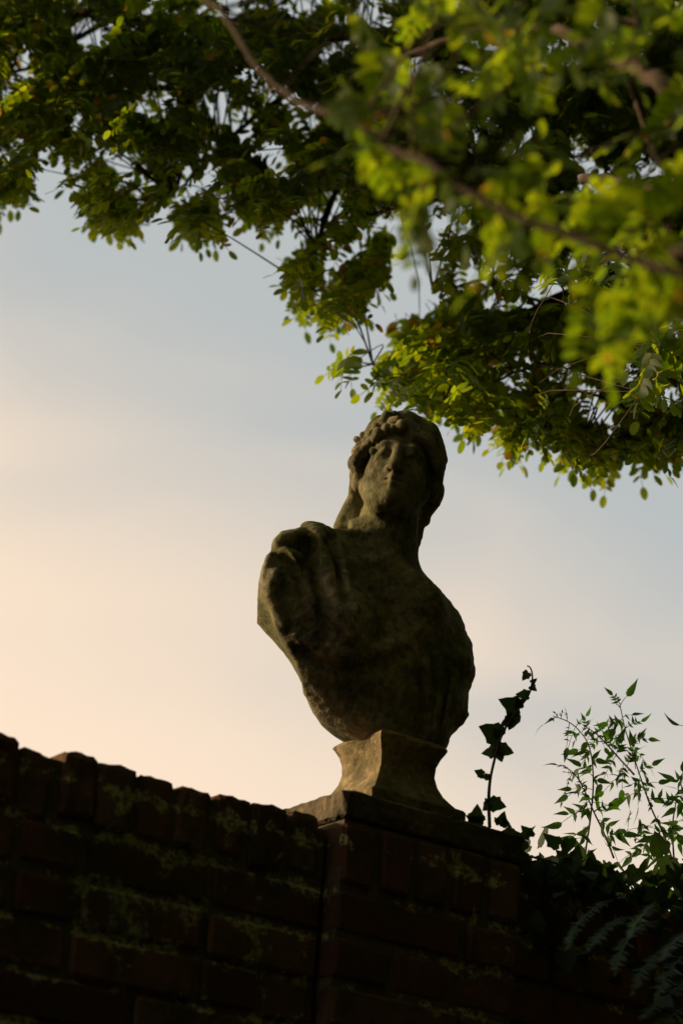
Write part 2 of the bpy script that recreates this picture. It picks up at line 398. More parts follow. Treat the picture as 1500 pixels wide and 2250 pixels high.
# ------------------------------------------------------------------ the bust: sculpted as a distance field
BUST = CORNER + WD * (PIER_W / 2) + ND * 0.152
YB = BUST.y
RES = 0.0025
def sculpt():
    lo = np.array([-0.25, -0.24, 0.075]); hi = np.array([0.25, 0.19, 0.82])
    n = np.ceil((hi - lo) / RES).astype(int) + 1
    ax = [lo[i] + RES * np.arange(n[i]) for i in range(3)]
    X, Y, Z = (ax[0][:, None, None].astype(np.float32), ax[1][None, :, None].astype(np.float32), ax[2][None, None, :].astype(np.float32))
    def W(u, v, d=0.0):                      # photograph place -> bust frame
        p = P(u, v, YB + d) - BUST; return np.array((p.x, p.y, p.z))
    F = np.full(n, 1.0, np.float32)
    def sl(c0, c1, pad):
        a = np.clip(((np.minimum(c0, c1) - pad - lo) / RES).astype(int), 0, n - 1); b = np.clip(((np.maximum(c0, c1) + pad - lo) / RES).astype(int) + 2, 1, n)
        return tuple(slice(a[i], b[i]) for i in range(3))
    def smin(a, b, k):
        h = np.clip(0.5 + 0.5 * (b - a) / k, 0, 1); return b + (a - b) * h - k * h * (1 - h)
    def cone(a, b, ra, rb, k=0.012, cut=False, sq=None):
        nonlocal F
        a = np.asarray(a, float); b = np.asarray(b, float); s = sl(a, b, max(ra, rb) + k * 1.5 + 0.01)
        x, y, z = X[s[0]], Y[:, s[1]], Z[:, :, s[2]]
        d = b - a; dd = max(float(d @ d), 1e-9)
        t = np.clip(((x - a[0]) * d[0] + (y - a[1]) * d[1] + (z - a[2]) * d[2]) / dd, 0, 1)
        g = np.sqrt((x - a[0] - t * d[0]) ** 2 + (y - a[1] - t * d[1]) ** 2 + (z - a[2] - t * d[2]) ** 2) - (ra + (rb - ra) * t)
        g = g.astype(np.float32)
        F[s] = -smin(-F[s], g, k) if cut else smin(F[s], g, k)
    def ell(c, r, k=0.012, cut=False, rot=None):
        nonlocal F
        c = np.asarray(c, float); r = np.asarray(r, float); m = r.max(); s = sl(c, c, m + k * 1.5 + 0.01)
        x, y, z = X[s[0]] - c[0], Y[:, s[1]] - c[1], Z[:, :, s[2]] - c[2]
        if rot is not None:
            x, y, z = (rot[0, i] * x + rot[1, i] * y + rot[2, i] * z for i in range(3))
        q = np.sqrt((x / r[0]) ** 2 + (y / r[1]) ** 2 + (z / r[2]) ** 2); q2 = np.sqrt((x / r[0] ** 2) ** 2 + (y / r[1] ** 2) ** 2 + (z / r[2] ** 2) ** 2) + 1e-6
        g = (q * (q - 1) / q2).astype(np.float32)
        F[s] = -smin(-F[s], g, k) if cut else smin(F[s], g, k)
    def path(pts, r0, r1, k=0.012, cut=False):
        pts = [np.array(p) for p in catmull([Vector(p) for p in pts], 5)]; m = len(pts) - 1
        for i in range(m): cone(pts[i], pts[i + 1], r0 + (r1 - r0) * i / m, r0 + (r1 - r0) * (i + 1) / m, k, cut)
    def surf(u, v, off=0.0):                 # first surface met on the line of sight, pushed out by off
        a, b = W(u, v, -0.235), W(u, v, 0.18); q = a[None] + (b - a)[None] * np.linspace(0, 1, 240)[:, None]
        i = np.clip(((q - lo) / RES).round().astype(int), 0, n - 1); f = F[i[:, 0], i[:, 1], i[:, 2]]
        j = np.argmax(f < 0) if (f < 0).any() else int(np.argmin(f)); p = q[j]
        return p + (a - b) / np.linalg.norm(a - b) * off
    # ---- torso: cross-sections turned to the pier's front, lofted between the two outlines
    L = [(770, 1152), (742, 1160), (700, 1156), (650, 1167), (602, 1186), (588, 1228), (566, 1262), (555, 1308), (560, 1335), (590, 1368), (625, 1430), (658, 1490), (664, 1540), (688, 1587), (718, 1617), (760, 1637), (800, 1650)]
    R = [(870, 1150), (900, 1200), (905, 1236), (930, 1258), (970, 1298), (1008, 1345), (1032, 1400), (1042, 1455), (1042, 1478), (1026, 1502), (1023, 1542), (1026, 1562), (1002, 1586), (985, 1615), (972, 1650), (945, 1668), (905, 1680)]
    def mono(pts, d):
        q = [W(*p, d * float(np.interp(p[1], [1500, 1625], [1, 0.05]))) for p in pts]; zs = [q[0][2]]; xs = [q[0][0]]
        for p in q[1:]:
            zs.append(min(p[2], zs[-1] - 0.002)); xs.append(p[0])
        return np.array(zs[::-1]), np.array(xs[::-1])
    zl, xl = mono(L, -0.075); zr, xr = mono(R, 0.045); zz = ax[2]
    A, Bx = np.interp(zz, zl, xl), np.interp(zz, zr, xr)
    ker = np.hanning(13)[1:-1]; ker /= ker.sum(); A = np.convolve(np.pad(A, 5, 'edge'), ker, 'valid'); Bx = np.convolve(np.pad(Bx, 5, 'edge'), ker, 'valid')
    ztop, zbot = max(zl.max(), zr.max()) - 0.004, max(zl.min(), zr.min()) - 0.012
    z13 = W(560, 1340, -.075)[2]
    Aw = A - 0.06 * np.clip((zz - W(700, 1600)[2]) / 0.10, 0, 1) * np.clip((ztop - 0.012 - zz) / 0.03, 0, 1)
    hx = np.maximum((Bx - Aw) / 2, 0.01); cx = (Bx + Aw) / 2
    zn = (zz - zbot) / (ztop - zbot)
    rd = np.interp(zn, [0, .05, .12, .25, .45, .65, .8, .92, 1], [.030, .052, .066, .084, .100, .104, .088, .062, .040])
    cd = np.interp(zn, [0, .3, .55, .75, .9, 1], [.0, -.004, -.008, .006, .030, .045])
    al = math.radians(31); ca, sa = math.cos(al), math.sin(al)
    AA = np.sqrt(np.maximum(hx ** 2 - (rd * sa) ** 2, (0.5 * hx) ** 2)) / ca
    xx = X - cx[None, None, :]; yy = Y - cd[None, None, :]
    ua = (xx * ca + yy * sa) / AA[None, None, :]; ub = (-xx * sa + yy * ca) / rd[None, None, :]
    q = (np.abs(ua) ** 2.5 + np.abs(ub) ** 2.5) ** (1 / 2.5)
    F = ((q - 1) * np.minimum(AA, rd)[None, None, :] * 0.9).astype(np.float32)
    F = np.maximum(F, np.maximum(Z - ztop, zbot - Z))
    del xx, yy, ua, ub, q
    # arm cut on the left: a broken face above, undercut below
    kk = np.interp(zz, [z13 - .05, z13 + .01], [0.16, -0.10])
    cutp = (A[None, None, :] + 0.004 + kk[None, None, :] * (Y + 0.075)) - X
    F = -smin(-F, -cutp.astype(np.float32), 0.005)
    # ---- neck
    cone(W(843, 1240, -.0), W(862, 1110, -.012), 0.058, 0.047, 0.030)
    # breast and collar bones, just swelling out of the chest
    for u, v in ((905, 1345), (742, 1365)): ell(surf(u, v, -.040), (.056, .052, .058), 0.035)
    cone(surf(852, 1236, -.007), surf(948, 1296, -.008), .011, .009, .016)
    cone(surf(818, 1240, -.007), surf(745, 1240, -.008), .010, .009, .016)
    # ---- head, in its own frame
    hs = 0.785; yaw, tilt, nod = math.radians(-4), math.radians(5), math.radians(-2)
    Rz = Matrix.Rotation(yaw, 3, 'Z'); Ry = Matrix.Rotation(tilt, 3, 'Y'); Rx = Matrix.Rotation(nod, 3, 'X')
    HR = np.array(Ry @ Rz @ Rx); hc = W(873, 1042, -.024)
    H = lambda x, y, z: hc + HR @ (np.array((x, y, z)) * hs)
    def hell(c, r, k=.012, cut=False): ell(H(*c), np.array(r) * hs, k * hs, cut, HR)
    def hcone(a, b, ra, rb, k=.012, cut=False): cone(H(*a), H(*b), ra * hs, rb * hs, k * hs, cut)
    hell((0, .025, .03), (.082, .10, .092), .02)
    hell((0, -.03, -.025), (.064, .074, .098), .03)
    hell((0, -.034, .034), (.062, .062, .062), .02)
    hell((0, -.058, -.098), (.034, .036, .030), .03)
    for s in (-1, 1):
        hell((s * .036, -.062, -.04), (.03, .03, .034), .025)
        hcone((s * .058, -.02, -.055), (s * .022, -.066, -.104), .022, .022, .025)
        hell((s * .031, -.110, -.005), (.020, .018, .0145), .014, True)      # socket
        hell((s * .031, -.081, -.005), (.0165, .015, .0125), .004)           # eyeball
        hcone((s * .014, -.093, .001), (s * .030, -.0985, .0065), .0042, .005, .005)
        hcone((s * .030, -.0985, .0065), (s * .047, -.087, -.001), .005, .004, .005)
        hcone((s * .017, -.092, -.013), (s * .043, -.088, -.013), .0038, .0034, .006)
        hcone((s * .012, -.0925, .019), (s * .034, -.092, .024), .0075, .007, .012)
        hcone((s * .034, -.092, .024), (s * .054, -.074, .013), .007, .006, .012)
    hcone((0, -.097, .016), (0, -.124, -.036), .0095, .0125, .010)
    hell((0, -.123, -.038), (.012, .011, .010), .008)
    for s in (-1, 1):
        hell((s * .0135, -.110, -.040), (.0085, .010, .0075), .006)
        hell((s * .007, -.116, -.0485), (.0036, .0055, .004), .003, True)
    hell((0, -.083, -.068), (.033, .026, .03), .02)
    for s in (-1, 1):
        hcone((0, -.1105, -.0600), (s * .024, -.093, -.0645), .0068, .0035, .007)
        hcone((0, -.1085, -.0745), (s * .021, -.093, -.0690), .0078, .0040, .007)
        hcone((0, -.117, -.0668), (s * .021, -.1015, -.0668), .0028, .002, .003, True)
    hcone((-.014, -.106, -.086), (.014, -.106, -.086), .004, .004, .010, True)
    hell((0, -.097, -.100), (.019, .016, .017), .014)
    # hair: carved locks sweeping back from a centre parting, heavier over the ears
    hell((0, .037, .044), (.081, .094, .081), .015)
    hell((0, -.01, .108), (.050, .062, .042), .02)
    r4 = random.Random(9)
    for s in (-1, 1):
        hell((s * .086, .008, -.012), (.018, .034, .040), .010)
        path([H(s * .058, -.074, .052), H(s * .069, -.052, .016), H(s * .070, -.036, -.025), H(s * .066, -.026, -.062)], .006 * hs, .007 * hs, .004, True)
        for j in range(6):
            f = j / 5; w = .006 + .004 * (j % 2)
            a0 = (s * .006, -.094 + .070 * f, .070 + .072 * f)
            a1 = (s * (.032 + .010 * f), -.097 + .060 * f + w, .060 + .070 * f - w * .5)
            a2 = (s * (.062 + .008 * f), -.070 + .050 * f - w, .044 + .060 * f + w * .5)
            a3 = (s * (.088 + .002 * f + w * .6), -.036 + .042 * f + w, .012 + .064 * f - w)
            a4 = (s * (.100 - .002 * f - w * .4), -.006 + .03 * f, -.018 + .060 * f + w)
            a5 = (s * (.098 - .008 * f), .030 + .02 * f, -.046 + .05 * f)
            path([H(*a) for a in (a0, a1, a2, a3, a4, a5)], .0100 * hs, .0085 * hs, .0012)
    for u, v, r in ((773, 1018, .0135), (776, 1044, .0125), (786, 1066, .012), (778, 994, .011)): ell(W(u + 6, v, -.004), (r, r * 1.6, r * 1.15), .004)
    # lock falling on the left of the neck, another behind on the right
    for o in (-6, 4, 13):
        path([W(789 + o, 1065, .0), W(784 + o, 1095, .012), W(770 + o, 1125, .012), W(757 + o * 1.4, 1165, -.005)], .010, .015, .003)
    path([W(945, 1085, .03), W(930, 1120, .04), W(924, 1145, .04), W(911, 1205, .035)], .010, .008, .005); ell(W(934, 1143, .04), (.010, .014, .011), .006)
    path([W(958, 1072, .02), W(950, 1098, .028), W(934, 1124, .035)], .013, .010, .010)
    # ---- drapery: heavy folds from the shoulder and over the far side
    def fold(pts, r0, r1, off=-.004, k=.012): path([surf(u, v, off) for u, v in pts], r0, r1, k)
    def groove(pts, r0, r1, off=.002, k=.012): path([surf(u, v, off) for u, v in pts], r0, r1, k, True)
    fold([(614, 1198), (650, 1182), (688, 1170), (722, 1174)], .015, .013, -.001, .006)
    fold([(694, 1178), (708, 1235), (722, 1295), (742, 1345), (770, 1385)], .017, .009, .003, .008)
    groove([(676, 1196), (684, 1245), (694, 1300), (708, 1350), (728, 1390)], .017, .008, .006, .006)
    fold([(622, 1216), (644, 1226), (664, 1238), (676, 1290), (690, 1340)], .011, .006, .002, .006)
    groove([(722, 1190), (732, 1240), (746, 1300), (764, 1350)], .009, .005, .004, .005)
    fold([(742, 1190), (752, 1240), (766, 1300), (784, 1340)], .009, .005, .001, .005)
    groove([(612, 1214), (636, 1236), (654, 1266), (664, 1310)], .008, .005, .004, .008)
    fold([(606, 1262), (598, 1295), (606, 1330), (628, 1372)], .010, .006, -.002, .008)
    fold([(652, 1400), (720, 1436), (800, 1440), (870, 1412)], .010, .007, -.003, .012)
    groove([(660, 1428), (730, 1466), (820, 1468), (900, 1432)], .006, .005, .003, .012)
    for i, (u0, u1) in enumerate(((990, 974), (962, 956), (934, 938))):
        fold([(u0, 1420 + 20 * i), (u0 + 4, 1490), (u1 + 2, 1560), (u1 - 8, 1635)], .006, .008, -.001, .006)
        groove([(u0 - 13, 1440 + 20 * i), (u0 - 10, 1500), (u1 - 11, 1570), (u1 - 19, 1635)], .005, .006, .002, .006)
    ell(W(690, 1160, -.06), (.024, .02, .010), .008)
    # grapes and curls of the wreath over the left temple
    r3 = random.Random(4)
    for (u, v) in [(786, 966), (797, 954), (792, 978), (806, 968), (812, 950), (822, 962), (828, 940), (802, 986), (815, 980), (789, 990), (781, 1014), (790, 1022), (783, 1030), (797, 1012), (804, 998), (818, 992), (832, 952), (842, 928), (848, 944), (860, 930), (834, 966), (856, 914), (874, 924), (846, 914), (868, 910), (786, 1002), (866, 944), (884, 938)]:
        big = r3.uniform(.0062, .0095) if u < 836 else r3.uniform(.008, .012)
        q = surf(u + r3.uniform(-3, 3), v + r3.uniform(-3, 3), 0.0); ell(q, (big, big, big * r3.uniform(.85, 1.3)), .003)
    # ---- weathering
    r2 = np.random.default_rng(11)
    def vnoise(cell):
        m = np.ceil((hi - lo) / cell).astype(int) + 3; g = r2.standard_normal(m).astype(np.float32)
        for i in range(3):
            c = (ax[i] - lo[i]) / cell; j = c.astype(int); t = (c - j); t = (t * t * (3 - 2 * t)).astype(np.float32)
            sh = [1, 1, 1]; sh[i] = -1
            g = np.take(g, j, axis=i) * (1 - t.reshape(sh)) + np.take(g, j + 1, axis=i) * t.reshape(sh)
        return g
    F += (0.0008 * vnoise(0.030) + 0.0006 * vnoise(0.010)) * np.interp(ax[2], [W(860, 1180)[2], W(860, 1120)[2]], [1.0, 0.35]).astype(np.float32)[None, None, :]
    # ---- surface nets
    S = F < 0
    c8 = sum(S[i:n[0] - 1 + i, j:n[1] - 1 + j, k:n[2] - 1 + k].astype(np.int8) for i in (0, 1) for j in (0, 1) for k in (0, 1))
    cells = np.argwhere((c8 > 0) & (c8 < 8)); idx = np.full(n - 1, -1, np.int64); idx[tuple(cells.T)] = np.arange(len(cells))
    acc = np.zeros((len(cells), 3)); cnt = np.zeros(len(cells))
    corners = [(i, j, k) for i in (0, 1) for j in (0, 1) for k in (0, 1)]
    for a in corners:
        for b in corners:
            if sum(b) - sum(a) == 1 and all(b[i] >= a[i] for i in range(3)):
                fa = F[tuple((cells + a).T)]; fb = F[tuple((cells + b).T)]; cr = (fa < 0) != (fb < 0)
                t = np.where(cr, fa / np.where(fa == fb, 1, fa - fb), 0)
                acc += np.where(cr[:, None], np.array(a) + t[:, None] * (np.array(b) - np.array(a)), 0); cnt += cr
    V = lo + RES * (cells + acc / cnt[:, None])
    quads = []
    for axn in range(3):
        o1, o2 = [i for i in range(3) if i != axn]
        e = [1, 1, 1]; e[axn] = 0
        s0 = [slice(1, n[i] - 1) for i in range(3)]; s0[axn] = slice(0, n[axn] - 1)
        s1 = list(s0); s1[axn] = slice(1, n[axn])
        ch = np.argwhere(S[tuple(s0)] != S[tuple(s1)]); base = ch.copy()
        for i in range(3):
            if i != axn: base[:, i] += 1
        ins = S[tuple(base.T)]
        d1 = np.zeros(3, int); d1[o1] = 1; d2 = np.zeros(3, int); d2[o2] = 1
        qd = np.stack([idx[tuple((base - d1 - d2).T)], idx[tuple((base - d2).T)], idx[tuple(base.T)], idx[tuple((base - d1).T)]], 1)
        flip = ins if axn != 1 else ~ins
        qd[~flip] = qd[~flip][:, ::-1]; quads.append(qd)
    Q = np.concatenate(quads); Q = Q[(Q >= 0).all(1)]
    return V, Q

bust = empty('stone_bust', tuple(BUST))
tag(bust, 'weathered mossy stone bust of a draped woman with wreathed hair, on the wall pier', 'statue')
bV, bQ = sculpt()
put('figure', np_mesh('figure', bV, bQ, MAT_STONE), bust, (0, 0, 0))
def socle():
    prof = [(0.0, .097), (.004, .099), (.030, .099), (.034, .096), (.036, .088), (.044, .080), (.056, .070), (.072, .0615), (.090, .0575), (.108, .0585), (.122, .063), (.132, .069), (.138, .072), (.142, .071), (.150, .060)]
    bm = bmesh.new(); rings = []; m = 7
    for zz, h in prof:
        ring = []
        for sd in range(4):
            for k in range(m):
                t = -1 + 2 * k / m
                q = [(t, -1), (1, t), (-t, 1), (-1, -t)][sd]; g = 0.985 if k == 0 else 1.0
                ring.append(bm.verts.new((q[0] * h * g + random.gauss(0, .0006), q[1] * h * g + random.gauss(0, .0006), zz)))
        rings.append(ring)
    for a, b in zip(rings, rings[1:]):
        for k in range(4 * m): bm.faces.new((a[k], a[(k + 1) % (4 * m)], b[(k + 1) % (4 * m)], b[k]))
    bm.faces.new(rings[0][::-1]); bm.faces.new(rings[-1])
    bmesh.ops.recalc_face_normals(bm, faces=list(bm.faces))
    me = bpy.data.meshes.new('socle'); bm.to_mesh(me); bm.free(); me.materials.append(MAT_SOCLE)
    return put('socle', me, bust, (0, 0, 0.0005), (0, 0, WA))
socle()

# ------------------------------------------------------------------ tree overhanging from the right
def leaflet_verts(Lg, Wd, fold=0.16, tip=0.0):
    """oval leaflet in XY, base at origin, along +X; creased along the midrib"""
    xs = [0.0, 0.12, 0.38, 0.68, 0.92, 1.0]; ws = [0.04, 0.62, 1.0, 0.95, 0.56, 0.12]
    if tip: xs = [0.0, 0.10, 0.28, 0.52, 0.76, 1.0]; ws = [0.03, 0.72, 1.0, 0.72, 0.30, 0.0]
    V = []
    for x, w in zip(xs, ws):
        z = -0.10 * Lg * x * x
        V += [(x * Lg, w * Wd / 2, z + fold * w * Wd / 2), (x * Lg, 0, z), (x * Lg, -w * Wd / 2, z + fold * w * Wd / 2)]
    Fc = []
    for i in range(len(xs) - 1):
        a, b = 3 * i, 3 * i + 3
        Fc += [(a, b, b + 1, a + 1), (a + 1, b + 1, b + 2, a + 2)]
    return V, Fc

LLV, LLF = leaflet_verts(1.0, 0.56)
LLV = np.array(LLV, np.float32); LLF = np.array(LLF, np.int64)
def pinnate(seed, pairs, length, leaf, with_rachis=True):
    """a pinnate leaf: rachis along +X drooping, opposite oval leaflets"""
    r = random.Random(seed); Vs, Fs = [], []; o = 0
    def pos(t): return Vector((t * length, 0, -0.22 * length * t * t))
    items = []
    for i in range(pairs):
        t = 0.2 + 0.76 * i / pairs
        for s in (-1, 1):
            items.append((t, s * math.radians(r.uniform(55, 80)), leaf * r.uniform(0.78, 1.1) * (0.75 + 0.5 * math.sin(math.pi * min(1, t + .15))), s))
    items.append((1.0, r.uniform(-.2, .2), leaf * 1.05, 0))
    for t, an, sz, s in items:
        q = Matrix.Translation(pos(t)) @ Matrix.Rotation(an, 4, 'Z') @ Matrix.Rotation(r.uniform(-.05, .45), 4, 'Y') @ Matrix.Rotation(r.uniform(-.35, .35), 4, 'X')
        A = np.array(q); V = LLV * sz; V = V @ A[:3, :3].T + A[:3, 3]
        Vs.append(V); Fs.append(LLF + o); o += len(V)
    if with_rachis:
        tv, tf = tube([pos(k / 4) for k in range(5)], 0.0011, 0.0006, 3)
        tf = [f for f in tf if len(f) == 4]
        Vs.append(np.array([tuple(v) for v in tv])); Fs.append(np.array(tf) + o)
    return np.concatenate(Vs).astype(np.float32), np.concatenate(Fs)
VARS = [pinnate(100 + i, random.choice((5, 6, 7, 8)), random.uniform(.10, .145), .0285) for i in range(10)]
VMESH = [np_mesh('leaf', v, f, MAT_TREE) for v, f in VARS]

def in_poly(u, v, poly):
    ins = np.zeros(len(u), bool); j = len(poly) - 1
    for i in range(len(poly)):
        (xi, yi), (xj, yj) = poly[i], poly[j]
        c = ((yi > v) != (yj > v)) & (u < (xj - xi) * (v - yi) / (yj - yi + 1e-9) + xi); ins ^= c; j = i
    return ins

def rot_for(az, droop, roll, tiltn):
    return Matrix.Rotation(az, 3, 'Z') @ Matrix.Rotation(droop, 3, 'Y') @ Matrix.Rotation(roll, 3, 'X')

tree = empty('overhanging_tree', (2.7, 2.5, 0))
tag(tree, 'leafy tree with small oval leaflets, its boughs hanging over the bust and the wall', 'tree')
T0 = Vector((2.7, 2.5, 0))
def bough(name, pts, r0, r1, mat=MAT_BARK, sides=8, wob=0.12, power=1.0):
    pp = catmull(pts, 8); pp = [p + Vector((rng.normal(0, r0 * .12), rng.normal(0, r0 * .12), rng.normal(0, r0 * .12))) for p in pp]
    V, Fc = tube([p - T0 for p in pp], r0, r1, sides, wob, power)
    return mesh_obj(name, V, Fc, mat, tree, True), pp
skeleton = []; near_skel = []
_, pp = bough('trunk', [(2.7, 2.5, -.05), (2.33, 2.52, .6), (2.38, 2.5, 1.3), (2.28, 2.6, 2.0), (2.2, 2.75, 2.6), (2.3, 3.0, 3.4), (2.1, 3.4, 4.2)], .17, .09, MAT_BARK, 12, .15)
FORK = pp[28]; TOP = pp[-1]
def far_limb(pts, r0, r1, first=None, power=0.8):
    q = ([first] if first is not None else []) + [P(u, v, y) for u, v, y in pts]
    o, pp = bough('bough', q, r0, r1, MAT_TWIG, 7, .1, power); skeleton.extend(pp); return pp
def near_limb(pts, r0, r1, first=None, mat=MAT_BARK):
    q = ([first] if first is not None else []) + [P(u, v, y) for u, v, y in pts]
    o, pp = bough('bough', q, r0, r1, mat, 7, .1, .8); near_skel.extend(pp[6:]); return pp
# far boughs behind the bust
m1 = far_limb([(1620, 330, 4.76), (1300, 200, 4.98), (980, 110, 5.09), (640, 60, 5.15), (250, 40, 5.21), (-250, 60, 5.26)], .05, .010, TOP)
far_limb([(640, 60, 5.15), (480, 110, 5.04), (400, 190, 4.98), (230, 190, 4.93), (0, 300, 4.93), (-160, 380, 4.93)], .014, .004)
far_limb([(480, 100, 5.04), (420, 220, 4.98), (390, 290, 4.93), (330, 380, 4.93)], .011, .003)
far_limb([(980, 110, 5.09), (760, 140, 4.98), (610, 220, 4.93), (480, 330, 4.88), (380, 430, 4.88)], .013, .003)
far_limb([(980, 110, 5.09), (860, 260, 4.93), (760, 380, 4.88), (700, 520, 4.82), (690, 640, 4.82)], .013, .003)
far_limb([(1300, 200, 4.98), (1150, 330, 4.88), (1020, 420, 4.82), (860, 460, 4.82), (760, 480, 4.82)], .012, .003)
far_limb([(250, 40, 5.21), (160, 90, 5.09), (60, 150, 5.04), (-80, 180, 4.98)], .010, .003)
m2 = far_limb([(1760, 760, 4.60), (1500, 640, 4.71), (1280, 640, 4.76), (1100, 720, 4.76), (930, 770, 4.76), (820, 800, 4.76)], .032, .004, TOP)
far_limb([(1760, 820, 4.60), (1500, 895, 4.68), (1430, 925, 4.66), (1370, 962, 4.66), (1290, 970, 4.66), (1180, 940, 4.66)], .012, .003, TOP)
far_limb([(1280, 640, 4.76), (1160, 580, 4.76), (1040, 620, 4.76), (950, 640, 4.76)], .008, .003)
far_limb([(1330, 750, 4.60), (1260, 785, 4.66), (1170, 805, 4.66), (1060, 850, 4.71), (960, 900, 4.71)], .006, .002)
far_limb([(1430, 925, 4.66), (1340, 880, 4.66), (1250, 860, 4.71), (1120, 900, 4.71)], .006, .002)
# near boughs, in front of the bust
near_limb([(1900, 720, 2.1), (1500, 602, 2.12), (1400, 572, 2.14), (1240, 512, 2.16), (1120, 470, 2.18), (1000, 402, 2.2), (930, 352, 2.22), (870, 332, 2.25), (780, 268, 2.28), (700, 242, 2.32), (640, 215, 2.36), (560, 140, 2.4), (480, 20, 2.45), (390, -30, 2.5)], .0056, .0034, FORK, MAT_TWIG)
near_limb([(1900, 330, 2.5), (1500, 200, 2.6), (1370, 140, 2.65), (1230, 70, 2.7), (1100, 60, 2.75), (980, 90, 2.8), (860, 140, 2.85)], .017, .004, TOP - Vector((0, .5, 1.0)))
near_limb([(1370, 140, 2.65), (1400, 220, 2.7), (1425, 300, 2.75), (1436, 330, 2.8)], .0075, .004)
near_limb([(1520, 450, 3.0), (1460, 425, 3.1), (1370, 400, 3.2), (1275, 394, 3.25)], .011, .008, TOP - Vector((0, .3, .8)))
near_limb([(1560, 0, 2.5), (1440, 60, 2.5), (1300, 20, 2.55), (1160, -60, 2.6)], .010, .004)

SK = np.array([tuple(p) for p in skeleton]); NSK = np.array([tuple(p) for p in near_skel])
# outlines of the leafy mass as it hangs in view, with the depth it fills
MASS_L = [(-200, -150), (960, -150), (960, 250), (930, 430), (850, 480), (850, 560), (840, 620), (790, 650), (745, 700), (695, 705), (670, 680), (645, 630), (640, 580), (670, 530), (640, 490), (540, 495), (455, 518), (385, 505), (340, 465), (280, 502), (215, 482), (175, 435), (140, 395), (60, 430), (-30, 440), (-200, 400)]
MASS_R = [(975, 600), (985, 520), (960, 400), (940, 120), (1000, -150), (1700, -150), (1700, 980), (1500, 975), (1440, 1010), (1350, 1015), (1230, 1015), (1190, 990), (1150, 1035), (1110, 965), (1000, 950), (965, 940), (900, 880), (840, 870), (840, 845), (880, 800), (800, 800), (880, 730), (940, 680)]
def sample(poly, n, y0, y1, dens=None):
    us = np.array(poly)[:, 0]; vs = np.array(poly)[:, 1]; out = []
    while len(out) < n:
        u = rng.uniform(us.min(), us.max(), 4000); v = rng.uniform(vs.min(), vs.max(), 4000)
        k = in_poly(u, v, poly)
        if dens is not None: k &= rng.uniform(0, 1, 4000) < dens(u, v)
        for a, b in zip(u[k], v[k]):
            out.append(P(a, b, rng.uniform(y0, y1)))
            if len(out) >= n: break
    return out
def clump(u, v):
    a = np.sin(u / 47 + 1.3 * np.sin(v / 83)) * np.sin(v / 39 + 1.7 * np.sin(u / 61)); return np.clip(0.46 + 1.0 * a, 0.03, 1)
EXTRA_R = [(1560, -150), (2500, -100), (2750, 300), (2650, 700), (2400, 880), (2200, 1000), (2000, 930), (1850, 1010), (1560, 985)]
EXTRA_L = [(-200, -150), (-200, 400), (-330, 430), (-450, 330), (-600, 360), (-750, 200), (-700, -150)]
anchors = sample(MASS_L, 2700, 4.35, 5.2, clump) + sample(MASS_R, 2550, 4.35, 5.1, clump)
# crown added outside the view and over the camera, to block skylight
def crown(n, c, r):
    out = []
    while len(out) < n:
        p = rng.uniform(-1, 1, 3)
        if (p ** 2).sum() < 1: out.append(Vector(c) + Vector(p * r))
    return out
outside = crown(3600, (1.4, 1.4, 6.2), (3.6, 3.8, 1.3)) + crown(700, (3.0, 3.2, 5.0), (1.6, 2.0, 1.3)) + crown(900, (2.6, -0.6, 4.4), (2.0, 2.2, 1.2))
def in_view(p, m=0.02):
    d = p - Vector((0, 0, CAMZ)); zc = d.dot(_F)
    return zc > 0.1 and abs(d.dot(CR) / zc) < 750 / FPX + m and abs(d.dot(CU) / zc) < 1125 / FPX + m
outside = [p for p in outside if not in_view(p, 0.06)]
beside = [p for p in sample(EXTRA_R, 1500, 4.2, 5.2, clump) + sample(EXTRA_L, 170, 4.4, 5.3, clump) + sample([(1700, -100), (2500, 0), (2700, 500), (2300, 800), (1700, 800)], 90, 2.0, 3.2) if not in_view(p, 0.02)]

def leaf_matrix(p, sk, hang=0.0, size=1.0):
    d = sk - np.array(tuple(p)); j = int(np.argmin((d ** 2).sum(1))); out = -d[j]
    az = math.atan2(out[1], out[0]) + rng.normal(0, 0.9)
    droop = math.radians(rng.uniform(0, 45)) + hang
    R3 = rot_for(az, droop, rng.normal(0, .55), 0)
    return Matrix.Translation(p - R3 @ Vector((.062 * size, 0, -.008))) @ (R3.to_4x4()) @ Matrix.Scale(size, 4)
def merge(name, pts, sk, variants, size, hang=0.0):
    Vs, Fs = [], []; o = 0
    for p in pts:
        v, f = variants[rng.integers(len(variants))]
        A = np.array(leaf_matrix(p - T0, sk - np.array(tuple(T0)), hang, size * rng.uniform(.8, 1.2)), np.float32)
        Vs.append(v @ A[:3, :3].T + A[:3, 3]); Fs.append(f + o); o += len(v)
    me = np_mesh(name, np.concatenate(Vs), np.concatenate(Fs), MAT_TREE)
    return put(name, me, tree, (0, 0, 0))

